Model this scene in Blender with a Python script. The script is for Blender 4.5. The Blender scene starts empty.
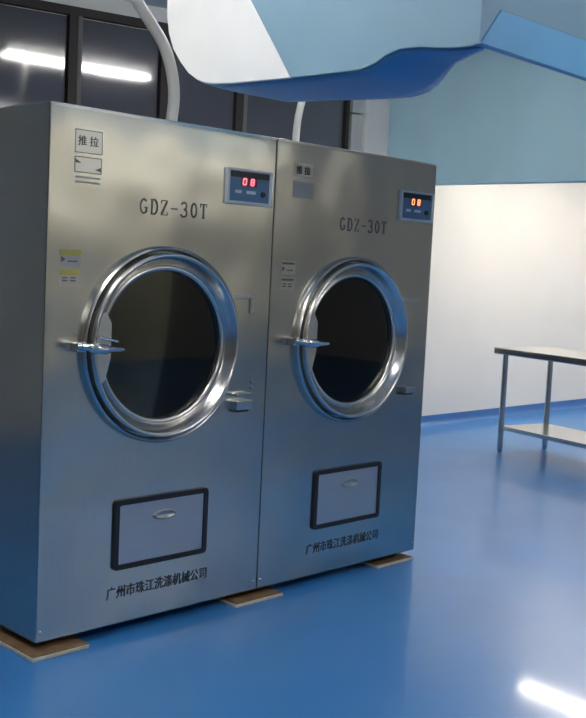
import bpy, bmesh, math, random
from mathutils import Vector, Matrix
random.seed(7)
SC = bpy.context.scene
COL = SC.collection
PI = math.pi

# ------------------------------------------------------------------ camera
cam_data = bpy.data.cameras.new('camera')
cam = bpy.data.objects.new('camera', cam_data)
COL.objects.link(cam)
cam_data.sensor_fit = 'VERTICAL'
cam_data.sensor_height = 36.0
cam_data.lens = 1063.16 * 36.0 / 718.0
cam_data.clip_start = 0.05
_f = Vector((0.70820303, 0.70029915, -0.08960789))
_r = Vector((0.7054, -0.7071, 0.0487))
_f.normalize()
_r = (_r - _f * _r.dot(_f)).normalized()
_u = _r.cross(_f)
_m = Matrix(((_r.x, _u.x, -_f.x), (_r.y, _u.y, -_f.y), (_r.z, _u.z, -_f.z)))
cam.matrix_world = Matrix.Translation((-2.1026, -3.3611, 1.5089)) @ _m.to_4x4()
SC.camera = cam

# ------------------------------------------------------------------ world, exposure
world = bpy.data.worlds.new('world')
SC.world = world
world.use_nodes = True
world.node_tree.nodes['Background'].inputs[0].default_value = (0.6, 0.7, 0.8, 1)
world.node_tree.nodes['Background'].inputs[1].default_value = 0.05
SC.view_settings.view_transform = 'Standard'
SC.view_settings.look = 'None'
SC.view_settings.exposure = 1.55
SC.view_settings.gamma = 1.0
SC.view_settings.use_curve_mapping = False

TUBE_L = 26.0       # radiance of the fluorescent tubes
FAR_L = 30.0        # tubes of the far bay by the work table

# ------------------------------------------------------------------ materials
def principled(name):
    m = bpy.data.materials.new(name)
    m.use_nodes = True
    nt = m.node_tree
    return m, nt, nt.nodes['Principled BSDF']

def setp(b, **kw):
    for k, v in kw.items():
        k = k.replace('_', ' ')
        if k in b.inputs:
            b.inputs[k].default_value = v

def c4(c):
    return (c[0], c[1], c[2], 1.0)

def coords(nt, scale=(1, 1, 1)):
    tc = nt.nodes.new('ShaderNodeTexCoord')
    mp = nt.nodes.new('ShaderNodeMapping')
    mp.inputs['Scale'].default_value = scale
    nt.links.new(tc.outputs['Object'], mp.inputs['Vector'])
    return mp.outputs['Vector']

def noise(nt, vec, scale, detail=3.0):
    n = nt.nodes.new('ShaderNodeTexNoise')
    n.inputs['Scale'].default_value = scale
    n.inputs['Detail'].default_value = detail
    nt.links.new(vec, n.inputs['Vector'])
    return n.outputs['Fac']

def ramp(nt, fac, a, b, lo=0.3, hi=0.7):
    r = nt.nodes.new('ShaderNodeValToRGB')
    r.color_ramp.elements[0].position = lo
    r.color_ramp.elements[1].position = hi
    r.color_ramp.elements[0].color = c4(a)
    r.color_ramp.elements[1].color = c4(b)
    nt.links.new(fac, r.inputs['Fac'])
    return r.outputs['Color']

def maprange(nt, fac, lo, hi):
    m = nt.nodes.new('ShaderNodeMapRange')
    m.inputs['To Min'].default_value = lo
    m.inputs['To Max'].default_value = hi
    nt.links.new(fac, m.inputs['Value'])
    return m.outputs['Result']

def bump(nt, fac, strength, dist, prev=None):
    b = nt.nodes.new('ShaderNodeBump')
    b.inputs['Strength'].default_value = strength
    b.inputs['Distance'].default_value = dist
    nt.links.new(fac, b.inputs['Height'])
    if prev is not None:
        nt.links.new(prev, b.inputs['Normal'])
    return b.outputs['Normal']

def plain(name, col, rough=0.5, metal=0.0, spec=0.5, var=0.06, vscale=6.0):
    m, nt, b = principled(name)
    setp(b, Roughness=rough, Metallic=metal, Specular_IOR_Level=spec)
    v = coords(nt)
    n = noise(nt, v, vscale)
    lo = tuple(x * (1 - var) for x in col)
    hi = tuple(min(1, x * (1 + var)) for x in col)
    nt.links.new(ramp(nt, n, lo, hi), b.inputs['Base Color'])
    return m

def steel(name, col, rough, wave=0.0, streak=0.25, grain=(60, 60, 1.2)):
    m, nt, b = principled(name)
    setp(b, Metallic=1.0)
    v = coords(nt, grain)
    n = noise(nt, v, 4.0, 4.0)
    lo = tuple(x * 0.93 for x in col)
    nt.links.new(ramp(nt, n, lo, col), b.inputs['Base Color'])
    nt.links.new(maprange(nt, n, rough * 0.85, rough * 1.15), b.inputs['Roughness'])
    nrm = bump(nt, n, streak, 0.0006) if streak > 0.1 else None
    if wave:
        w = noise(nt, coords(nt, (1.0, 1.0, 1.0)), 2.2, 1.0)
        nrm = bump(nt, w, 1.0, wave, nrm)
    if nrm is not None:
        nt.links.new(nrm, b.inputs['Normal'])
    return m

def emit(name, col, strength):
    m = bpy.data.materials.new(name)
    m.use_nodes = True
    nt = m.node_tree
    nt.nodes.clear()
    e = nt.nodes.new('ShaderNodeEmission')
    o = nt.nodes.new('ShaderNodeOutputMaterial')
    e.inputs['Color'].default_value = c4(col)
    e.inputs['Strength'].default_value = strength
    nt.links.new(e.outputs[0], o.inputs['Surface'])
    return m

def glass(name, tint, rough=0.02, ior=1.5):
    m = bpy.data.materials.new(name)
    m.use_nodes = True
    nt = m.node_tree
    nt.nodes.clear()
    o = nt.nodes.new('ShaderNodeOutputMaterial')
    t = nt.nodes.new('ShaderNodeBsdfTransparent')
    t.inputs['Color'].default_value = c4(tint)
    g = nt.nodes.new('ShaderNodeBsdfGlossy')
    g.inputs['Roughness'].default_value = rough
    fr = nt.nodes.new('ShaderNodeFresnel')
    fr.inputs['IOR'].default_value = ior
    mx = nt.nodes.new('ShaderNodeMixShader')
    nt.links.new(fr.outputs[0], mx.inputs[0])
    nt.links.new(t.outputs[0], mx.inputs[1])
    nt.links.new(g.outputs[0], mx.inputs[2])
    nt.links.new(mx.outputs[0], o.inputs['Surface'])
    return m

M = {}
M['steel'] = steel('brushed_steel', (0.580, 0.580, 0.530), 0.232, wave=0.02)
M['steel_side'] = steel('brushed_steel_side', (0.50, 0.48, 0.44), 0.30, wave=0.01)
M['ring'] = steel('polished_ring_steel', (0.66, 0.65, 0.61), 0.23, grain=(8, 8, 8), streak=0.05)
M['plate'] = steel('satin_plate_steel', (0.55, 0.54, 0.50), 0.38)
M['chrome'] = steel('chrome', (0.78, 0.77, 0.74), 0.14, grain=(5, 5, 5), streak=0.02)
M['drawer'] = steel('drawer_steel', (0.62, 0.61, 0.60), 0.42, grain=(2, 60, 60))
M['gasket'] = plain('black_gasket', (0.012, 0.014, 0.02), 0.5)
M['drum'] = plain('drum_metal', (0.30, 0.27, 0.18), 0.45, metal=0.6)
M['door_glass'] = glass('door_glass', (0.62, 0.62, 0.54), 0.03, 1.6)
M['ink'] = plain('dark_print', (0.02, 0.025, 0.035), 0.6)
M['grey_ink'] = plain('grey_print', (0.12, 0.12, 0.10), 0.6)
M['paper'] = plain('pale_label', (0.80, 0.77, 0.66), 0.45)
M['paper_grey'] = plain('grey_label', (0.40, 0.37, 0.34), 0.5)
M['yellow'] = plain('yellow_label', (0.42, 0.38, 0.09), 0.5)
M['foil'] = plain('pale_foil_label', (0.92, 0.90, 0.82), 0.32, metal=0.75, var=0.02)
M['dull_foil'] = plain('dull_foil_label', (0.50, 0.49, 0.44), 0.34, metal=0.85, var=0.02)
M['film'] = plain('bluish_label', (0.36, 0.38, 0.39), 0.34, metal=0.7)
M['panel_frame'] = plain('silver_panel_frame', (0.62, 0.68, 0.70), 0.35, metal=0.3)
M['panel_blue'] = plain('panel_blue', (0.10, 0.22, 0.36), 0.35)
M['panel_dark'] = plain('panel_dark', (0.02, 0.022, 0.025), 0.3)
M['red_window'] = plain('red_window', (0.35, 0.02, 0.05), 0.3)
M['white_print'] = plain('white_print', (0.65, 0.72, 0.78), 0.5)
M['red_led'] = emit('red_led', (1.0, 0.22, 0.30), 0.55)
M['amber_led'] = emit('amber_led', (1.0, 0.36, 0.16), 0.6)
M['wood'] = plain('plywood', (0.16, 0.10, 0.05), 0.7, var=0.25, vscale=25)
M['wood_pale'] = plain('plywood_edge', (0.62, 0.57, 0.45), 0.75, var=0.12, vscale=40)
M['foot'] = plain('black_rubber', (0.02, 0.02, 0.022), 0.6)
M['hose_grey'] = plain('grey_hose', (0.36, 0.37, 0.38), 0.4)
M['hose_white'] = plain('white_hose', (0.86, 0.87, 0.84), 0.45)
M['clamp'] = steel('clamp_steel', (0.6, 0.6, 0.6), 0.2, grain=(5, 5, 5), streak=0.02)
M['white_sheet'] = plain('white_sheet', (0.84, 0.86, 0.86), 0.6, var=0.02)
M['pale_sheet'] = plain('pale_blue_sheet', (0.205, 0.35, 0.45), 0.6, var=0.05, vscale=2)  # pale blue cloth; the tone also carries the side panel's shade
M['blue_sheet'] = plain('blue_sheet', (0.14, 0.40, 0.66), 0.5, var=0.06, vscale=3)
M['rod'] = steel('rod_steel', (0.6, 0.6, 0.6), 0.2, grain=(5, 5, 5), streak=0.02)
M['wall_white'] = plain('wall_white', (0.83, 0.80, 0.75), 0.7, var=0.015, vscale=2)
M['wall_grey'] = plain('wall_greige', (0.68, 0.64, 0.54), 0.7, var=0.03, vscale=1)
M['wall_dim'] = plain('wall_taupe', (0.30, 0.28, 0.24), 0.7, var=0.03, vscale=1)
M['wall_shade'] = plain('wall_white_shaded', (0.62, 0.62, 0.60), 0.7, var=0.03, vscale=2)  # white wall toned down, its shade held in the colour
M['ceiling'] = plain('ceiling_paint', (0.72, 0.72, 0.71), 0.8, var=0.02)
M['beam'] = plain('beam_paint', (0.41, 0.62, 0.70), 0.6, var=0.04, vscale=2)
M['skirt'] = plain('skirting_blue', (0.035, 0.15, 0.42), 0.35, var=0.04)
M['frame'] = plain('window_frame_paint', (0.03, 0.026, 0.026), 0.6, spec=0.2)
M['frame_light'] = plain('window_rail_aluminium', (0.11, 0.105, 0.105), 0.6, spec=0.2)
M['panel_grey'] = plain('wall_panel_grey', (0.36, 0.39, 0.39), 0.5)
M['lamp_white'] = plain('lamp_housing_white', (0.8, 0.8, 0.8), 0.4)
M['tube'] = emit('lit_tube', (1.0, 0.97, 0.92), TUBE_L)
M['tube_dim'] = emit('lit_tube_weak', (1.0, 0.93, 0.80), TUBE_L * 0.42)  # weaker output keeps the streak on the dryer tops soft
M['tube_far'] = emit('lit_tube_warm', (1.0, 0.91, 0.78), FAR_L)
M['table_steel'] = steel('table_steel', (0.74, 0.73, 0.69), 0.22, grain=(3, 60, 60), streak=0.08)
M['leg_steel'] = steel('table_leg_steel', (0.55, 0.55, 0.53), 0.22, grain=(5, 5, 5), streak=0.05)

# dark night window glass
m, nt, b = principled('night_glass')
setp(b, Base_Color=c4((0.065, 0.067, 0.080)), Roughness=0.06, IOR=1.75)
w = noise(nt, coords(nt), 1.3, 2.0)
nt.links.new(bump(nt, w, 0.5, 0.003), b.inputs['Normal'])
M['night_glass'] = m

# blue epoxy floor
m, nt, b = principled('epoxy_floor')
setp(b, IOR=1.45, Specular_IOR_Level=0.4, Coat_Weight=0.22, Coat_Roughness=0.07)
v = coords(nt)
n1 = noise(nt, v, 0.9, 4.0)
nt.links.new(ramp(nt, n1, (0.032, 0.182, 0.49), (0.044, 0.215, 0.535)), b.inputs['Base Color'])
n2 = noise(nt, v, 2.5, 3.0)
nt.links.new(maprange(nt, n2, 0.29, 0.36), b.inputs['Roughness'])
M['floor'] = m

# ------------------------------------------------------------------ mesh helpers
def link(name, bm, mat, parent=None, smooth=False, bevel=0.0, angle=50):
    bmesh.ops.recalc_face_normals(bm, faces=bm.faces[:])
    me = bpy.data.meshes.new(name)
    bm.to_mesh(me)
    bm.free()
    mats = mat if isinstance(mat, (list, tuple)) else [mat]
    for x in mats:
        me.materials.append(x)
    o = bpy.data.objects.new(name, me)
    COL.objects.link(o)
    if parent is not None:
        o.parent = parent
    if smooth:
        for p in me.polygons:
            p.use_smooth = True
        es = {}
        bm2 = bmesh.new(); bm2.from_mesh(me)
        for e in bm2.edges:
            if len(e.link_faces) == 2 and e.calc_face_angle(0) > math.radians(angle):
                e.smooth = False
        bm2.to_mesh(me); bm2.free()
    if bevel:
        md = o.modifiers.new('bevel', 'BEVEL')
        md.width = bevel
        md.segments = 2
        md.limit_method = 'ANGLE'
        md.angle_limit = math.radians(50)
    return o

def box(bm, x0, x1, y0, y1, z0, z1):
    vs = [bm.verts.new((x, y, z)) for x in (x0, x1) for y in (y0, y1) for z in (z0, z1)]
    for f in ((0, 1, 3, 2), (4, 6, 7, 5), (0, 4, 5, 1), (2, 3, 7, 6), (0, 2, 6, 4), (1, 5, 7, 3)):
        bm.faces.new([vs[i] for i in f])
    return vs

def box_obj(name, dims, mat, parent=None, bevel=0.0):
    bm = bmesh.new()
    box(bm, *dims)
    return link(name, bm, mat, parent, bevel=bevel)

def tube(bm, pts, rad, seg=14, cap=True):
    pts = [Vector(p) for p in pts]
    rads = rad if isinstance(rad, (list, tuple)) else [rad] * len(pts)
    rings = []
    prev = None
    for i, p in enumerate(pts):
        t = (pts[min(i + 1, len(pts) - 1)] - pts[max(i - 1, 0)]).normalized()
        if prev is None:
            a = Vector((0, 0, 1)) if abs(t.z) < 0.9 else Vector((1, 0, 0))
            n = (a - t * a.dot(t)).normalized()
        else:
            n = (prev - t * prev.dot(t)).normalized()
        prev = n
        bn = t.cross(n)
        rings.append([bm.verts.new(p + (n * math.cos(k * 2 * PI / seg) + bn * math.sin(k * 2 * PI / seg)) * rads[i]) for k in range(seg)])
    for a, c in zip(rings, rings[1:]):
        for k in range(seg):
            bm.faces.new((a[k], a[(k + 1) % seg], c[(k + 1) % seg], c[k]))
    if cap:
        bm.faces.new(rings[0][::-1])
        bm.faces.new(rings[-1])

def smooth_path(pts, n=8):
    P = [Vector(p) for p in pts]
    P = [P[0] * 2 - P[1]] + P + [P[-1] * 2 - P[-2]]
    out = []
    for i in range(1, len(P) - 2):
        for k in range(n):
            t = k / n
            a, b_, c, d = P[i - 1], P[i], P[i + 1], P[i + 2]
            out.append(0.5 * ((2 * b_) + (c - a) * t + (2 * a - 5 * b_ + 4 * c - d) * t * t + (3 * b_ - a - 3 * c + d) * t ** 3))
    out.append(P[-2])
    return out

def lathe_y(bm, cx, cz, prof, seg=96, closed=True):
    """profile of (radius, y) revolved about the door's axis"""
    rings = []
    for r, y in prof:
        rings.append([bm.verts.new((cx + r * math.cos(k * 2 * PI / seg), y, cz + r * math.sin(k * 2 * PI / seg))) for k in range(seg)])
    pairs = list(zip(rings, rings[1:]))
    if closed:
        pairs.append((rings[-1], rings[0]))
    for a, c in pairs:
        for k in range(seg):
            bm.faces.new((a[k], a[(k + 1) % seg], c[(k + 1) % seg], c[k]))
    return rings

def prism(bm, poly, axis, a, b_):
    """2D polygon (p, q) extruded along axis from a to b_"""
    def mk(p, q, t):
        return {'x': (t, p, q), 'y': (p, t, q), 'z': (p, q, t)}[axis]
    A = [bm.verts.new(mk(p, q, a)) for p, q in poly]
    B = [bm.verts.new(mk(p, q, b_)) for p, q in poly]
    n = len(poly)
    bm.faces.new(A[::-1])
    bm.faces.new(B)
    for i in range(n):
        bm.faces.new((A[i], A[(i + 1) % n], B[(i + 1) % n], B[i]))

def rrect(x0, x1, z0, z1, r, n=6):
    pts = []
    for cx, cz, a0 in ((x1 - r, z1 - r, 0), (x0 + r, z1 - r, 90), (x0 + r, z0 + r, 180), (x1 - r, z0 + r, 270)):
        for k in range(n + 1):
            a = math.radians(a0 + 90 * k / n)
            pts.append((cx + r * math.cos(a), cz + r * math.sin(a)))
    return pts

def frame_prism(bm, outer, inner, y0, y1):
    n = len(outer)
    L = []
    for y in (y0, y1):
        L.append(([bm.verts.new((p, y, q)) for p, q in outer], [bm.verts.new((p, y, q)) for p, q in inner]))
    (o0, i0), (o1, i1) = L
    for k in range(n):
        j = (k + 1) % n
        bm.faces.new((o0[k], o0[j], i0[j], i0[k]))
        bm.faces.new((o1[k], i1[k], i1[j], o1[j]))
        bm.faces.new((o0[k], o1[k], o1[j], o0[j]))
        bm.faces.new((i0[k], i0[j], i1[j], i1[k]))

def bar(bm, a, b_, w, y0, y1):
    """flat stroke from a to b_ in the xz plane"""
    d = Vector((b_[0] - a[0], b_[1] - a[1]))
    n = Vector((-d.y, d.x)).normalized() * w / 2
    prism(bm, [(a[0] + n.x, a[1] + n.y), (a[0] - n.x, a[1] - n.y), (b_[0] - n.x, b_[1] - n.y), (b_[0] + n.x, b_[1] + n.y)], 'y', y0, y1)

def empty(name, label, cat, loc=(0, 0, 0), rz=0.0, group=None):
    o = bpy.data.objects.new(name, None)
    o.empty_display_size = 0.1
    COL.objects.link(o)
    o.location = loc
    o.rotation_euler = (0, 0, rz)
    o['label'] = label
    o['category'] = cat
    if group:
        o['group'] = group
    return o

def tag(o, label, cat, group=None):
    o['label'] = label
    o['category'] = cat
    if group:
        o['group'] = group
    return o

def struct(o):
    o['kind'] = 'structure'
    return o

# ------------------------------------------------------------------ room shell
WY = 2.90            # plane of the far white wall
CH = 3.40            # ceiling height
struct(box_obj('floor', (-7.0, 11.0, -9.0, 4.6, -0.1, 0.0), M['floor']))
struct(box_obj('ceiling', (-7.0, 11.0, -9.0, 5.4, CH, CH + 0.1), M['ceiling']))
struct(box_obj('ceiling_low', (5.42, 11.0, -1.6, WY, 2.72, CH), M['ceiling']))
struct(box_obj('wall_right', (11.0, 11.1, -9.0, 4.6, 0, CH), M['wall_white']))
struct(box_obj('wall_left', (-7.1, -7.0, -9.0, 5.4, 0, CH), M['wall_dim']))
struct(box_obj('wall_front', (-7.1, 11.1, -9.1, -9.0, 0, CH), M['wall_grey']))
struct(box_obj('wall_back', (5.225, 11.0, WY, WY + 0.12, 0, CH), M['wall_white']))
struct(box_obj('trim_1', (4.93, 5.24, WY - 0.05, WY + 0.12, 0, CH), M['wall_shade'], bevel=0.004))
# coved blue skirting along the white wall
bm = bmesh.new()
cove = [(WY, 0.0), (WY - 0.055, 0.0), (WY - 0.03, 0.008), (WY - 0.014, 0.03), (WY - 0.008, 0.06), (WY - 0.006, 0.1), (WY, 0.1)]
prism(bm, cove, 'x', 5.24, 11.0)
struct(link('baseboard_back', bm, M['skirt'], smooth=True, angle=40))
# painted beam that crosses the room over the work table
struct(box_obj('ceiling_beam', (5.30, 5.42, -1.6, WY, 2.245, CH), M['beam'], bevel=0.004))

# window wall, turned a little from the white wall.  Local frame: x runs to the left along the wall, y into the wall
TH = math.radians(12)
def wl(s, d, z):
    """s metres to the left of the corner, d metres towards the room"""
    return (4.93 - s * math.cos(TH) - d * math.sin(TH), 2.893 + s * math.sin(TH) - d * math.cos(TH), z)

def wall_box(bm, s0, s1, d0, d1, z0, z1):
    vs = [bm.verts.new(wl(s, d, z)) for s in (s0, s1) for d in (d0, d1) for z in (z0, z1)]
    for f in ((0, 1, 3, 2), (4, 6, 7, 5), (0, 4, 5, 1), (2, 3, 7, 6), (0, 2, 6, 4), (1, 5, 7, 3)):
        bm.faces.new([vs[i] for i in f])

HEAD = 3.295
bm = bmesh.new()
wall_box(bm, 0.0, 12.5, -0.15, -0.06, 0.0, CH)          # wall behind the glass
wall_box(bm, 0.0, 12.5, -0.06, 0.0, 0.0, 0.14)          # below the sill
wall_box(bm, 0.0, 12.5, -0.06, 0.0, HEAD, CH)           # lintel over the windows
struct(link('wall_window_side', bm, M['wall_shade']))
bm = bmesh.new()
wall_box(bm, 0.0, 0.115, -0.06, 0.012, 0.14, 2.815)
wall_box(bm, 0.0, 0.115, -0.06, 0.012, 2.83, HEAD)
o = struct(link('trim_2', bm, M['panel_grey']))
bm = bmesh.new()
wall_box(bm, 0.115, 12.5, -0.06, 0.0, HEAD - 0.03, HEAD)
o = struct(link('trim_3', bm, M['frame']))

mull = [0.135, 1.225, 1.905, 2.65, 3.75, 4.9]
for i in range(len(mull) - 1):
    a, c = mull[i], mull[i + 1]
    bm = bmesh.new()
    wall_box(bm, a, a + 0.032, -0.06, 0.0, 0.14, HEAD - 0.03)
    wall_box(bm, c - 0.032, c, -0.06, 0.0, 0.14, HEAD - 0.03)
    wall_box(bm, a + 0.032, c - 0.032, -0.06, 0.0, 0.14, 0.19)
    wall_box(bm, a + 0.032, c - 0.032, -0.06, 0.0, HEAD - 0.06, HEAD - 0.03)
    fr = struct(link('window_%d' % (i + 1), bm, M['frame']))
    bm = bmesh.new()
    wall_box(bm, a + 0.04, c - 0.04, -0.05, -0.04, 0.18, HEAD - 0.07)
    link('pane', bm, M['night_glass'], fr)
    bm = bmesh.new()
    wall_box(bm, c - 0.072, c - 0.038, -0.04, -0.006, 0.19, HEAD - 0.06)
    link('sash_rail', bm, M['frame_light'], fr)

# ------------------------------------------------------------------ fluorescent fittings on the ceiling
def lamp(label, p0, p1, zc, mat, twin=False, group=None, drop=0.0):
    p0, p1 = Vector((p0[0], p0[1], 0)), Vector((p1[0], p1[1], 0))
    d = p1 - p0
    L = d.length
    mid = (p0 + p1) / 2
    root = empty('ceiling_lamp', label, 'ceiling lamp', (mid.x, mid.y, zc - drop), math.atan2(d.y, d.x), group)
    if drop:
        for s in (-1, 1):
            bm = bmesh.new()
            tube(bm, [(s * L * 0.4, 0, 0), (s * L * 0.4, 0, drop)], 0.005, 8)
            link('hanging_rod', bm, M['rod'], root, smooth=True)
    w = 0.11 if twin else 0.05
    bm = bmesh.new()
    prism(bm, [(-w, 0), (w, 0), (w * 0.55, -0.045), (-w * 0.55, -0.045)], 'x', -L / 2 - 0.03, L / 2 + 0.03)
    link('housing', bm, M['lamp_white'], root, bevel=0.003)
    for q in ((-0.05, 0.05) if twin else (0.0,)):
        bm = bmesh.new()
        tube(bm, [(-L / 2, q, -0.072), (L / 2, q, -0.072)], 0.019, 16)
        link('light_tube', bm, mat, root, smooth=True)
        for s in (-1, 1):
            box_obj('lamp_holder', (s * L / 2 - 0.014, s * L / 2 + 0.014, q - 0.018, q + 0.018, -0.092, -0.04), M['lamp_white'], root, 0.003)
    return root

lamp('twin tube ceiling lamp above the two dryers, mirrored in the dark windows', (2.10, 1.03), (3.60, 0.54), CH, M['tube'], True)
lamp('twin tube ceiling lamp on the low ceiling above the steel work table', (7.12, 2.25), (7.0, 0.95), 2.72, M['tube_far'], True)
lamp('twin tube ceiling lamp on the low ceiling near the right wall', (9.3, 1.9), (9.2, 0.4), 2.72, M['tube_far'], True)
lamp('added twin tube lamp out of view, lighting the white canopy panel', (-0.75, -1.1), (-0.75, 0.4), CH, M['tube'], True)  # unseen lamp, added to brighten the canopy's white side
lamp('added twin tube lamp out of view, brightening the room left of the viewpoint', (-4.0, -4.2), (-2.5, -4.2), CH, M['tube'], True)  # unseen lamp, added to raise the light in the main room
lamp('added twin tube lamp out of view, lighting the canopy front from mid room', (1.2, -3.5), (2.7, -3.5), CH, M['tube'], True)  # unseen lamp, added to brighten the canopy's front and hem
lamp('twin tube ceiling lamp hanging on rods by the front wall, left one of two', (4.9, -7.7), (6.2, -7.6), CH, M['tube_dim'], True, drop=0.45)
lamp('twin tube ceiling lamp hanging on rods by the front wall, right one of two', (6.5, -7.4), (7.8, -7.3), CH, M['tube_dim'], True, drop=0.45)

# ------------------------------------------------------------------ lettering
GLYPH = {   # strokes on a 1 x 1.5 cell: (x0, z0, x1, z1, width)
    'G': [('arc', .5, .75, .42, .68, 45, 315, .13), (.62, .62, 1.0, .62, .07), (.86, .62, .86, .16, .15)],
    'D': [(.2, .05, .2, 1.45, .17), (.02, .04, .5, .04, .07), (.02, 1.46, .5, 1.46, .07), ('arc', .42, .75, .5, .70, -90, 90, .15)],
    'Z': [(.08, 1.45, .92, 1.45, .08), (.08, .05, .92, .05, .08), (.86, 1.42, .14, .08, .17), (.1, 1.45, .1, 1.15, .07), (.9, .05, .9, .35, .07)],
    '-': [(.06, .72, .94, .72, .11)],
    '3': [('arc', .45, 1.10, .36, .36, -90, 160, .14), ('arc', .45, .40, .42, .38, -160, 90, .14)],
    '0': [('arc', .5, .75, .36, .68, 0, 360, .14)],
    'T': [(.5, .05, .5, 1.45, .17), (.04, 1.45, .96, 1.45, .08), (.06, 1.45, .06, 1.12, .07), (.94, 1.45, .94, 1.12, .07), (.3, .04, .7, .04, .07)],
}

def letters(bm, text, x, z, w, h, gap, y0, y1):
    for ch in text:
        for s in GLYPH[ch]:
            if s[0] == 'arc':
                _, cx, cz, rx, rz, a0, a1, wd = s
                n = 18
                P = [(x + (cx + rx * math.cos(math.radians(a0 + (a1 - a0) * k / n))) * w, z + (cz + rz * math.sin(math.radians(a0 + (a1 - a0) * k / n))) * h / 1.5) for k in range(n + 1)]
                for k in range(n):
                    bar(bm, P[k], P[k + 1], wd * w * 1.35, y0, y1)
            else:
                a, b_, c, d, wd = s
                bar(bm, (x + a * w, z + b_ * h / 1.5), (x + c * w, z + d * h / 1.5), wd * w * 1.3, y0, y1)
        x += w + gap

def embolden(me, d):
    n = len(me.vertices)
    bm = bmesh.new()
    bm.from_mesh(me)
    g = bmesh.ops.duplicate(bm, geom=bm.verts[:] + bm.edges[:] + bm.faces[:])
    bmesh.ops.translate(bm, vec=(d, -0.0001, d * 0.35), verts=[v for v in g['geom'] if isinstance(v, bmesh.types.BMVert)])
    bm.to_mesh(me)
    bm.free()

def text_part(name, body, x, z, width, height, y, mat, parent, bold=0.0):
    cu = bpy.data.curves.new(name + '_outline', 'FONT')
    cu.body = body
    cu.size = 1.0
    cu.extrude = 0.01
    cu.resolution_u = 3
    tmp = bpy.data.objects.new(name + '_outline', cu)
    COL.objects.link(tmp)
    dg = bpy.context.evaluated_depsgraph_get()
    me = bpy.data.meshes.new_from_object(tmp.evaluated_get(dg))
    bpy.data.objects.remove(tmp)
    me.name = name
    xs = [v.co.x for v in me.vertices]; ys = [v.co.y for v in me.vertices]; zs = [v.co.z for v in me.vertices]
    sx = width / (max(xs) - min(xs)); sy = height / (max(ys) - min(ys))
    for v in me.vertices:
        v.co = Vector((x + (v.co.x - min(xs)) * sx, y - 0.0006 * (v.co.z - min(zs)) / 0.02, z + (v.co.y - min(ys)) * sy))
    if bold:
        embolden(me, bold)
    me.materials.clear()
    me.materials.append(mat)
    o = bpy.data.objects.new(name, me)
    COL.objects.link(o)
    o.parent = parent
    return o

# ------------------------------------------------------------------ tumble dryers
MW, MD, MH, LIFT = 1.135, 1.30, 2.045, 0.045
CX, CZ = 0.551, 1.158           # door axis
RG = 0.300                      # glass radius

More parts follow.
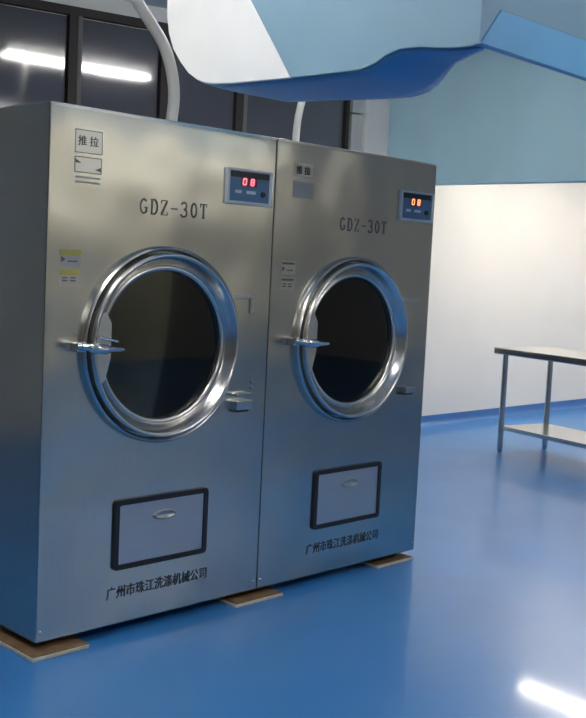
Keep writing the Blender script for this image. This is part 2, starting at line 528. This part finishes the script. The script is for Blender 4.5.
def make_dryer(x0, first):
    label = ('left stainless steel tumble dryer with red digits and its dark side exposed' if first else
             'right stainless steel tumble dryer with orange digits, next to the white wall')
    root = empty('tumble_dryer', label, 'tumble dryer', (x0, 0, 0), 0, 'stainless tumble dryers')
    g = 0.0025                   # half of the joint between both machines
    # shell with a round opening in the front sheet
    bm = bmesh.new()
    X0, X1 = g, MW - g
    n = 96
    hole = [bm.verts.new((CX + 0.335 * math.cos(k * 2 * PI / n), 0, CZ + 0.335 * math.sin(k * 2 * PI / n))) for k in range(n)]
    fr = [bm.verts.new(p) for p in ((X0, 0, LIFT), (X1, 0, LIFT), (X1, 0, MH), (X0, 0, MH))]
    bk = [bm.verts.new(p) for p in ((X0, MD, LIFT), (X1, MD, LIFT), (X1, MD, MH), (X0, MD, MH))]
    edges = [bm.edges.new((hole[k], hole[(k + 1) % n])) for k in range(n)]
    edges += [bm.edges.new((fr[k], fr[(k + 1) % 4])) for k in range(4)]
    bmesh.ops.triangle_fill(bm, use_beauty=True, edges=edges, normal=(0, -1, 0))
    for f in list(bm.faces):
        c = f.calc_center_median()
        if math.hypot(c.x - CX, c.z - CZ) < 0.33 and all(v in hole for v in f.verts):
            bm.faces.remove(f)
    for k in range(4):
        j = (k + 1) % 4
        bm.faces.new((fr[k], bk[k], bk[j], fr[j]))
    bm.faces.new(bk)
    body = link('cabinet_shell', bm, M['steel'], root, bevel=0.004)
    # folded edge strip round the top of the front
    bm = bmesh.new()
    box(bm, X0 + 0.002, X1 - 0.002, -0.003, 0.0, MH - 0.012, MH - 0.002)
    link('top_rim', bm, M['chrome'], root)
    # screws low on the front
    for sx in (0.022, MW - 0.022):
        bm = bmesh.new()
        tube(bm, [(sx, 0.0, 0.085), (sx, -0.004, 0.085)], [0.007, 0.005], 12)
        link('screw', bm, M['chrome'], root, smooth=True)
    # drum behind the glass
    bm = bmesh.new()
    rings = lathe_y(bm, CX, CZ, [(0.325, 0.026), (0.325, 0.12), (0.43, 0.14), (0.43, 0.95)], 64, closed=False)
    bm.faces.new(rings[-1])
    drum = link('drum', bm, M['drum'], root, smooth=True)
    for a in (100, 220, 340):
        bm = bmesh.new()
        ca, sa = math.cos(math.radians(a)), math.sin(math.radians(a))
        tube(bm, [(CX + 0.40 * ca, 0.16, CZ + 0.40 * sa), (CX + 0.40 * ca, 0.93, CZ + 0.40 * sa)], 0.035, 10)
        link('lifter', bm, M['drum'], drum, smooth=True)
    # door: rolled collar on the sheet, door ring, glass
    bm = bmesh.new()
    lathe_y(bm, CX, CZ, [(0.372, 0.0), (0.391, 0.0), (0.394, -0.014), (0.392, -0.025), (0.385, -0.031), (0.378, -0.027), (0.374, -0.016)])
    link('door_collar', bm, M['ring'], root, smooth=True)
    door = bpy.data.objects.new('door', None)
    COL.objects.link(door)
    door.parent = root
    bm = bmesh.new()
    lathe_y(bm, CX, CZ, [(0.364, -0.004), (0.369, -0.028), (0.3685, -0.044), (0.365, -0.052), (0.359, -0.055), (0.353, -0.052), (0.348, -0.045),
                         (0.340, -0.030), (0.331, -0.013), (0.325, -0.004), (0.320, -0.002), (0.318, -0.010), (0.313, -0.014), (0.302, -0.013), (0.297, -0.007), (0.297, 0.008), (0.300, 0.022), (0.325, 0.022)])
    link('door_ring', bm, M['ring'], door, smooth=True, angle=60)
    bm = bmesh.new()
    rings = lathe_y(bm, CX, CZ, [(RG, 0.010), (RG, 0.018)], 96, closed=False)
    bm.faces.new(rings[0]); bm.faces.new(rings[1])
    link('door_glass', bm, M['door_glass'], door)
    # flat plate over the latch side of the door
    bm = bmesh.new()
    pts = []
    a0, a1 = 158, 204
    for k in range(15):
        a = math.radians(a0 + (a1 - a0) * k / 14)
        pts.append((CX + 0.343 * math.cos(a), CZ + 0.343 * math.sin(a)))
    pts += [(CX - 0.300, CZ - 0.128), (CX - 0.276, CZ - 0.04), (CX - 0.276, CZ + 0.09), (CX - 0.300, CZ + 0.13)]
    prism(bm, pts, 'y', -0.036, -0.022)
    link('latch_plate', bm, M['plate'], door, bevel=0.002)
    # latch: bracket and knob on the sheet, tapered lever across the ring
    la = bpy.data.objects.new('door_latch', None)
    COL.objects.link(la)
    la.parent = root
    zl = CZ + 0.002
    bm = bmesh.new()
    box(bm, 0.118, 0.158, -0.045, 0.0, zl - 0.018, zl + 0.018)
    link('latch_bracket', bm, M['chrome'], la, bevel=0.005)
    bm = bmesh.new()
    tube(bm, [(0.138, -0.040, zl + 0.004), (0.134, -0.060, zl + 0.006), (0.112, -0.066, zl + 0.008)], [0.010, 0.011, 0.009], 12)
    tube(bm, [(0.114, -0.066, zl + 0.008), (0.098, -0.067, zl + 0.009)], [0.015, 0.012], 12)
    link('latch_knob', bm, M['chrome'], la, smooth=True)
    bm = bmesh.new()
    tube(bm, smooth_path([(0.130, -0.066, zl + 0.004), (0.165, -0.094, zl), (0.21, -0.096, zl - 0.004), (0.292, -0.092, zl - 0.006)]), [0.014] * 5 + [0.020] * 6 + [0.019] * 6 + [0.015, 0.013, 0.012, 0.011, 0.010, 0.009, 0.009, 0.006], 14)
    link('latch_lever', bm, M['chrome'], la, smooth=True)
    if first:
        bm = bmesh.new()
        tube(bm, [(0.185, -0.080, zl + 0.040), (0.275, -0.075, zl + 0.022)], 0.006, 10)
        link('latch_spring', bm, M['chrome'], la, smooth=True)
    # hinges on the right
    bm = bmesh.new()
    box(bm, 0.905, 1.035, -0.013, 0.0, 1.348, 1.366)
    if first:
        box(bm, 1.015, 1.035, -0.007, 0.0, 1.285, 1.366)
    for z in ((1.30, 1.325, 1.352) if first else ()):
        tube(bm, [(1.026, -0.007, z), (1.026, -0.013, z)], 0.006, 10)
    link('hinge', bm, M['plate'] , root, bevel=0.002)
    bm = bmesh.new()
    if first:
        box(bm, 0.930, 1.02, -0.036, 0.0, 0.932, 0.944)
        box(bm, 0.930, 1.025, -0.040, 0.0, 0.872, 0.912)
    else:
        box(bm, 0.945, 1.025, -0.034, 0.0, 0.884, 0.916)
    for z in ((0.88, 0.96, 0.985) if first else ()):
        tube(bm, [(1.045, 0, z), (1.045, -0.008, z)], 0.006, 10)
    link('hinge', bm, M['chrome'], root, bevel=0.003)
    bm = bmesh.new()
    z0 = 0.862 if first else 0.876
    box(bm, 0.940, 1.01, -0.028, 0.0, z0, z0 + 0.009)
    link('hinge_shim', bm, M['gasket'], root)
    # lint drawer
    dx0, dx1, dz0, dz1 = 0.338, 0.818, 0.266, 0.548
    dr = bpy.data.objects.new('lint_door', None)
    COL.objects.link(dr)
    dr.parent = root
    bm = bmesh.new()
    frame_prism(bm, rrect(dx0, dx1, dz0, dz1, 0.018), rrect(dx0 + 0.024, dx1 - 0.024, dz0 + 0.022, dz1 - 0.022, 0.006), -0.012, 0.0)
    link('rubber_seal', bm, M['gasket'], dr, bevel=0.002)
    bm = bmesh.new()
    prism(bm, rrect(dx0 + 0.022, dx1 - 0.022, dz0 + 0.02, dz1 - 0.02, 0.006), 'y', -0.007, -0.001)
    link('drawer_panel', bm, M['drawer'], dr)
    bm = bmesh.new()
    cxh, czh = (dx0 + dx1) / 2 + 0.01, dz1 - 0.085
    rings = []
    for s, y in ((1.0, -0.007), (0.95, -0.014), (0.82, -0.017), (0.66, -0.012), (0.0001, -0.0105)):
        rings.append([bm.verts.new((cxh + 0.062 * s * math.cos(k * 2 * PI / 40), y, czh + 0.019 * s * math.sin(k * 2 * PI / 40))) for k in range(40)])
    for a, c in zip(rings, rings[1:]):
        for k in range(40):
            bm.faces.new((a[k], a[(k + 1) % 40], c[(k + 1) % 40], c[k]))
    link('finger_pull', bm, M['plate'], dr, smooth=True)
    # control panel
    px0, px1, pz0, pz1 = 0.846, 1.106, 1.744, 1.893
    pn = bpy.data.objects.new('control_panel', None)
    COL.objects.link(pn)
    pn.parent = root
    bm = bmesh.new()
    frame_prism(bm, rrect(px0, px1, pz0, pz1, 0.004), rrect(px0 + 0.016, px1 - 0.014, pz0 + 0.014, pz1 - 0.010, 0.003), -0.014, 0.0)
    link('panel_frame', bm, M['panel_frame'], pn, bevel=0.002)
    box_obj('panel_face', (px0 + 0.015, px1 - 0.013, -0.006, 0.0, pz0 + 0.013, pz1 - 0.009), M['panel_blue'], pn)
    box_obj('panel_strip', (px0 + 0.017, px1 - 0.015, -0.0075, -0.005, pz1 - 0.036, pz1 - 0.011), M['panel_dark'], pn)
    cxp = (px0 + px1) / 2 - 0.002
    box_obj('display_window', (cxp - 0.046, cxp + 0.044, -0.0075, -0.005, pz0 + 0.078, pz0 + 0.116), M['red_window'], pn)
    for k, dx in enumerate((-0.026, 0.018)):
        bm = bmesh.new()
        w, h, z0 = 0.017, 0.025, pz0 + 0.0845
        for (a, c) in (((0, 0), (w, 0)), ((0, h), (w, h)), ((0, 0), (0, h)), ((w, 0), (w, h))) + (((( 0, h / 2), (w, h / 2)),) if k else ()):
            lean = 0.10
            bar(bm, (cxp + dx - w / 2 + a[0] + a[1] * lean, z0 + a[1]), (cxp + dx - w / 2 + c[0] + c[1] * lean, z0 + c[1]), 0.0065, -0.0085, -0.0073)
        link('digit', bm, M['red_led'] if first else M['amber_led'], pn)
    for a, c in ((-0.076, -0.040), (-0.012, 0.040)):
        box_obj('button_legend', (cxp + a, cxp + c, -0.0072, -0.0058, pz0 + 0.047, pz0 + 0.060), M['white_print'], pn)
    bm = bmesh.new()
    tube(bm, [(cxp + 0.083, -0.006, pz0 + 0.050), (cxp + 0.083, -0.013, pz0 + 0.050)], [0.013, 0.011], 20)
    link('panel_knob', bm, M['panel_dark'], pn, smooth=True)
    # model lettering
    ml = bpy.data.objects.new('model_lettering', None)
    COL.objects.link(ml)
    ml.parent = root
    for k, ch in enumerate('GDZ-30T'):
        bm = bmesh.new()
        letters(bm, ch, (0.413 if first else 0.428) + k * (0.0505 if first else 0.0495), 1.672, 0.037 if first else 0.036, 0.060, 0.0135, -0.0012, 0.0003)
        link('letter', bm, M['grey_ink'], ml)
    # maker's line under the lint door
    text_part('name_lettering', '广州市珠江洗涤机械公司', 0.316 if first else 0.31, 0.150, 0.515, 0.050, -0.0004, M['ink'], root, 0.0024)
    # operating sticker at the top left
    zt = 1.960 if first else 1.952
    if first:
        st = box_obj('instruction_sticker', (0.108, 0.232, -0.001, 0.0, 1.873, 1.962), M['foil'], root)
        st['label'] = 'pale sticker with dark characters'
        bm = bmesh.new()
        frame_prism(bm, rrect(0.110, 0.230, 1.875, 1.960, 0.004), rrect(0.1125, 0.2275, 1.8775, 1.9575, 0.003), -0.0016, -0.0008)
        link('sticker_border', bm, M['grey_ink'], st)
        text_part('sticker_lettering', '推 拉', 0.122, 1.902, 0.088, 0.036, -0.0012, M['grey_ink'], st, 0.002)
        s2 = box_obj('arrow_sticker', (0.110, 0.230, -0.001, 0.0, 1.803, 1.862), M['foil'], root)
        s2['label'] = 'white sticker with a double arrow'
        bm = bmesh.new()
        frame_prism(bm, rrect(0.110, 0.230, 1.803, 1.862, 0.003), rrect(0.113, 0.227, 1.806, 1.859, 0.002), -0.0016, -0.0008)
        prism(bm, [(0.114, 1.852), (0.114, 1.838), (0.140, 1.838)], 'y', -0.0016, -0.0008)
        prism(bm, [(0.226, 1.812), (0.226, 1.828), (0.200, 1.818)], 'y', -0.0016, -0.0008)
        link('arrow_print', bm, M['grey_ink'], s2)
        for z in (1.765, 1.783):
            box_obj('printed_line', (0.115, 0.225, -0.001, 0.0, z, z + 0.007), M['film'], root)
    else:
        st = box_obj('instruction_sticker', (0.108, 0.232, -0.001, 0.0, 1.893, 1.952), M['dull_foil'], root)
        text_part('sticker_lettering', '推 拉', 0.122, 1.903, 0.088, 0.036, -0.0012, M['ink'], st, 0.004)
        s2 = box_obj('arrow_sticker', (0.108, 0.236, -0.001, 0.0, 1.80, 1.872), M['film'], root)
        bm = bmesh.new()
        box(bm, 0.128, 0.212, -0.0016, -0.0008, 1.832, 1.842)
        link('arrow_print', bm, M['paper_grey'], s2)
    # two warning stickers
    for k, (z0, z1) in enumerate(((1.458, 1.518), (1.392, 1.446))):
        if first:
            st = box_obj('warning_sticker', (0.060, 0.150, -0.001, 0.0, z0, z1), M['paper_grey'], root)
            st['label'] = 'small grey warning sticker with a yellow top'
            box_obj('yellow_header', (0.060, 0.150, -0.0016, -0.0008, z1 - 0.020, z1), M['yellow'], st)
        else:
            st = box_obj('warning_sticker', (0.060, 0.145, -0.001, 0.0, z0, z1), M['dull_foil'], root)
            box_obj('sticker_header', (0.064, 0.140, -0.0016, -0.0008, z1 - 0.016, z1 - 0.006), M['grey_ink'], st)
        bm = bmesh.new()
        if k == 0:
            prism(bm, [(0.064, z0 + 0.012), (0.064, z0 + 0.036), (0.084, z0 + 0.026)], 'y', -0.0016, -0.0008)
            box(bm, 0.092, 0.135, -0.0016, -0.0008, z0 + 0.016, z0 + 0.021)
        else:
            for q in (0.070, 0.105):
                box(bm, q, q + 0.024, -0.0016, -0.0008, z0 + 0.010, z0 + 0.016)
                box(bm, q, q + 0.024, -0.0016, -0.0008, z0 + 0.021, z0 + 0.026)
        link('warning_print', bm, M['grey_ink'], st)
    # feet
    for fx in (0.10, MW - 0.10):
        for fy in (0.12, MD - 0.12):
            bm = bmesh.new()
            tube(bm, [(fx, fy, 0.0185), (fx, fy, 0.026), (fx, fy, LIFT + 0.004)], [0.05, 0.045, 0.03], 20)
            link('foot', bm, M['foot'], root, smooth=True)
    return root

make_dryer(0.0, True)
make_dryer(MW, False)

# boards under the feet
def board(label, x0, x1, y0, y1):
    root = empty('plywood_board', label, 'board', ((x0 + x1) / 2, (y0 + y1) / 2, 0), 0, 'boards under the dryers')
    hx, hy = (x1 - x0) / 2, (y1 - y0) / 2
    box_obj('core', (-hx, hx, -hy, hy, 0.0, 0.015), M['wood_pale'], root, 0.002)
    box_obj('face_veneer', (-hx + 0.003, hx - 0.003, -hy + 0.003, hy - 0.003, 0.015, 0.0184), M['wood'], root)
board('plywood board under the front left corner of the left dryer', -0.043, 0.205, -0.056, 0.34)
board('plywood board under the seam where the two dryers meet', 0.975, 1.262, -0.045, 0.30)
board('plywood board under the front right corner of the right dryer', 1.955, 2.235, -0.020, 0.30)
board('plywood board under the rear left corner of the left dryer', -0.03, 0.22, MD - 0.25, MD + 0.03)
board('plywood board under the rear of both dryers at their seam', 0.975, 1.262, MD - 0.25, MD + 0.03)
board('plywood board under the rear right corner of the right dryer', 1.955, 2.235, MD - 0.25, MD + 0.03)

# hoses rising from the tops of the dryers
def hose(name, label, pts, rad, mat):
    root = empty(name, label, 'hose', pts[0], 0, 'hoses above the dryers')
    base = Vector(pts[0])
    bm = bmesh.new()
    tube(bm, [p - base for p in smooth_path(pts)], rad, 18)
    link('hose_wall', bm, mat, root, smooth=True)
    bm = bmesh.new()
    tube(bm, [(0, 0, 0.0), (0, 0, 0.05)], rad * 1.25, 18)
    link('hose_clamp', bm, M['clamp'], root, smooth=True)
hose('drain_hose', 'thick grey hose curving up from the left dryer past the dark window',
     [(1.235, 0.9, 2.047), (1.262, 0.9, 2.19), (1.272, 0.9, 2.315), (1.250, 0.9, 2.433), (1.196, 0.9, 2.545), (1.110, 0.9, 2.639), (1.025, 0.9, 2.725), (0.93, 0.9, 2.86), (0.88, 0.92, 3.1), (0.87, 0.95, 3.40)], 0.029, M['hose_grey'])
hose('drain_hose', 'thin white hose rising straight from the right dryer to behind the hanging canopy',
     [(2.142, 0.9, 2.047), (2.144, 0.9, 2.205), (2.154, 0.9, 2.316), (2.184, 0.9, 2.435), (2.22, 0.9, 2.56), (2.28, 0.92, 2.8), (2.33, 0.95, 3.40)], 0.020, M['hose_white'])

# ------------------------------------------------------------------ canopy hanging in front of the dryers
cp = empty('hanging_canopy', 'white and pale blue canopy with blue underside hanging from the ceiling before the dryers', 'canopy', (0.7, -0.5, 2.19))
def rel(p):
    return (p[0] - 0.7, p[1] + 0.5, p[2] - 2.19)
TOPZ = 2.78
rim = [(0.248, 2.571), (0.244, 2.50), (0.230, 2.435), (0.196, 2.366), (0.146, 2.309), (0.092, 2.260), (0.033, 2.227), (-0.015, 2.211), (-0.062, 2.203), (-0.20, 2.196), (-0.36, 2.192), (-0.503, 2.189),
       (-0.62, 2.188), (-0.74, 2.187), (-0.847, 2.187), (-0.915, 2.204), (-0.96, 2.226), (-1.02, 2.240), (-1.10, 2.237), (-1.18, 2.226), (-1.26, 2.219), (-1.346, 2.218)]
def front_x(y):
    return 0.70
def solid_sheet(name, polys, mat, thick, axis):
    bm = bmesh.new()
    prism(bm, polys, axis[0], axis[1], axis[1] + thick)
    return link(name, bm, mat, cp, bevel=0.004)
white = [(y, z) for y, z in rim if y >= -0.503]
polyA = [(y + 0.5, z - 2.19) for y, z in [(0.248, TOPZ)] + white + [(-0.265 + 0.0, 2.502), (-0.06, TOPZ)]]
solid_sheet('side_panel', polyA, M['white_sheet'], 0.02, ('x', 0.0))['label'] = 'white panel with a rounded lower corner'
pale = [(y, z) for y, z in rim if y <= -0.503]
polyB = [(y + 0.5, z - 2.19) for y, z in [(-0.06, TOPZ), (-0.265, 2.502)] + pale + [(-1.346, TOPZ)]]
solid_sheet('side_panel', polyB, M['pale_sheet'], 0.02, ('x', 0.002))['label'] = 'pale blue panel, its shade mixed into the colour'
# blue underside, lofted from the lower edge of the side to its curved rear edge
frontE = [(0.72, y, z + 0.001) for y, z in rim if y <= 0.04]
rear = [(0.90, -0.068, 2.196), (1.09, -0.10, 2.19), (1.14, -0.28, 2.19), (1.19, -0.47, 2.188), (1.22, -0.60, 2.187), (1.215, -0.68, 2.187), (1.15, -0.80, 2.187), (1.05, -0.92, 2.19), (0.95, -1.03, 2.20), (0.85, -1.14, 2.21), (0.74, -1.33, 2.218)]
def resample(P, n):
    P = [Vector(p) for p in P]
    L = [0]
    for a, c in zip(P, P[1:]):
        L.append(L[-1] + (c - a).length)
    out = []
    for k in range(n):
        t = L[-1] * k / (n - 1)
        i = max(j for j in range(len(L)) if L[j] <= t + 1e-9)
        i = min(i, len(P) - 2)
        out.append(P[i].lerp(P[i + 1], (t - L[i]) / (L[i + 1] - L[i])))
    return out
fa, ra = resample(frontE, 40), resample(rear, 40)
bm = bmesh.new()
rows = []
for k in range(9):
    t = k / 8
    rows.append([bm.verts.new(rel(fa[i].lerp(ra[i], t) + Vector((0, 0, -0.004 * math.sin(PI * t))))) for i in range(40)])
for a, c in zip(rows, rows[1:]):
    for i in range(39):
        bm.faces.new((a[i], a[i + 1], c[i + 1], c[i]))
o = link('underside', bm, M['blue_sheet'], cp, smooth=True)
o['label'] = 'blue underside'
md = o.modifiers.new('solid', 'SOLIDIFY'); md.thickness = 0.012; md.offset = 0
# rear sheet above the underside's rear edge, and the top
bm = bmesh.new()
lo = [bm.verts.new(rel(p)) for p in ra]
hi = [bm.verts.new(rel((p.x, p.y, TOPZ))) for p in ra]
for i in range(39):
    bm.faces.new((lo[i], lo[i + 1], hi[i + 1], hi[i]))
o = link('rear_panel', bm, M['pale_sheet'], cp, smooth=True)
md = o.modifiers.new('solid', 'SOLIDIFY'); md.thickness = 0.01; md.offset = 0
bm = bmesh.new()
prism(bm, [(x - 0.7, y + 0.5) for x, y in [(0.70, 0.248), (0.70, -1.346)] + [(p.x, p.y) for p in ra[::-1]] + [(0.9, 0.2)]], 'z', TOPZ - 2.19, TOPZ - 2.19 + 0.012)
link('top_panel', bm, M['white_sheet'], cp)
# front panel with a blue hem
fy = -1.40 + 0.5
bm = bmesh.new()
prism(bm, [(0.622 - 0.7, 2.203 - 2.19), (0.722 - 0.7, 2.322 - 2.19), (1.6, 2.322 - 2.19), (1.6, TOPZ - 2.19), (0.622 - 0.7, TOPZ - 2.19)], 'y', fy, fy + 0.025)
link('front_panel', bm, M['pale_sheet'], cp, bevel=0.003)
bm = bmesh.new()
prism(bm, [(0.622 - 0.7, 2.203 - 2.19), (0.722 - 0.7, 2.322 - 2.19), (1.6, 2.322 - 2.19), (1.6, 2.185 - 2.19)], 'y', fy - 0.004, fy + 0.027)
link('hem_band', bm, M['blue_sheet'], cp, bevel=0.003)['label'] = 'blue band with a slanted end'
for x, y in ((0.71, 0.2), (0.71, -1.3), (1.15, -0.5), (2.25, -1.387)):
    bm = bmesh.new()
    tube(bm, [rel((x, y, TOPZ)), rel((x, y, CH))], 0.006, 10)
    link('hanger_rod', bm, M['rod'], cp, smooth=True)

# ------------------------------------------------------------------ work table
def make_table():
    L, W, H, SZ = 1.8, 0.676, 0.89, 0.228
    root = empty('work_table', 'stainless steel work table with a lower shelf by the white wall', 'table', (5.444, 1.731, 0), -0.232)
    # local: x along the short side, -y along the long side
    def leg(x, y):
        bm = bmesh.new()
        tube(bm, [(x, y, 0.10), (x, y, H - 0.02)], 0.024, 18)
        lg = link('leg', bm, M['leg_steel'], root, smooth=True)
        bm = bmesh.new()
        tube(bm, [(x, y, 0.0), (x, y, 0.012), (x, y, 0.05), (x, y, 0.102)], [0.016, 0.020, 0.0245, 0.0245], 18)
        link('foot', bm, M['leg_steel'], lg, smooth=True)
    ins = 0.075
    for x in (ins, W - ins):
        for y in (-ins, -L + ins):
            leg(x, y)
    bm = bmesh.new()
    prism(bm, rrect(0, W, -L, 0, 0.012), 'z', H - 0.055, H)
    link('table_top', bm, M['table_steel'], root, bevel=0.008)
    bm = bmesh.new()
    prism(bm, rrect(0.07, W - 0.07, -L + 0.07, -0.07, 0.008), 'z', SZ - 0.035, SZ)
    link('shelf', bm, M['table_steel'], root, bevel=0.006)
    return root
make_table()
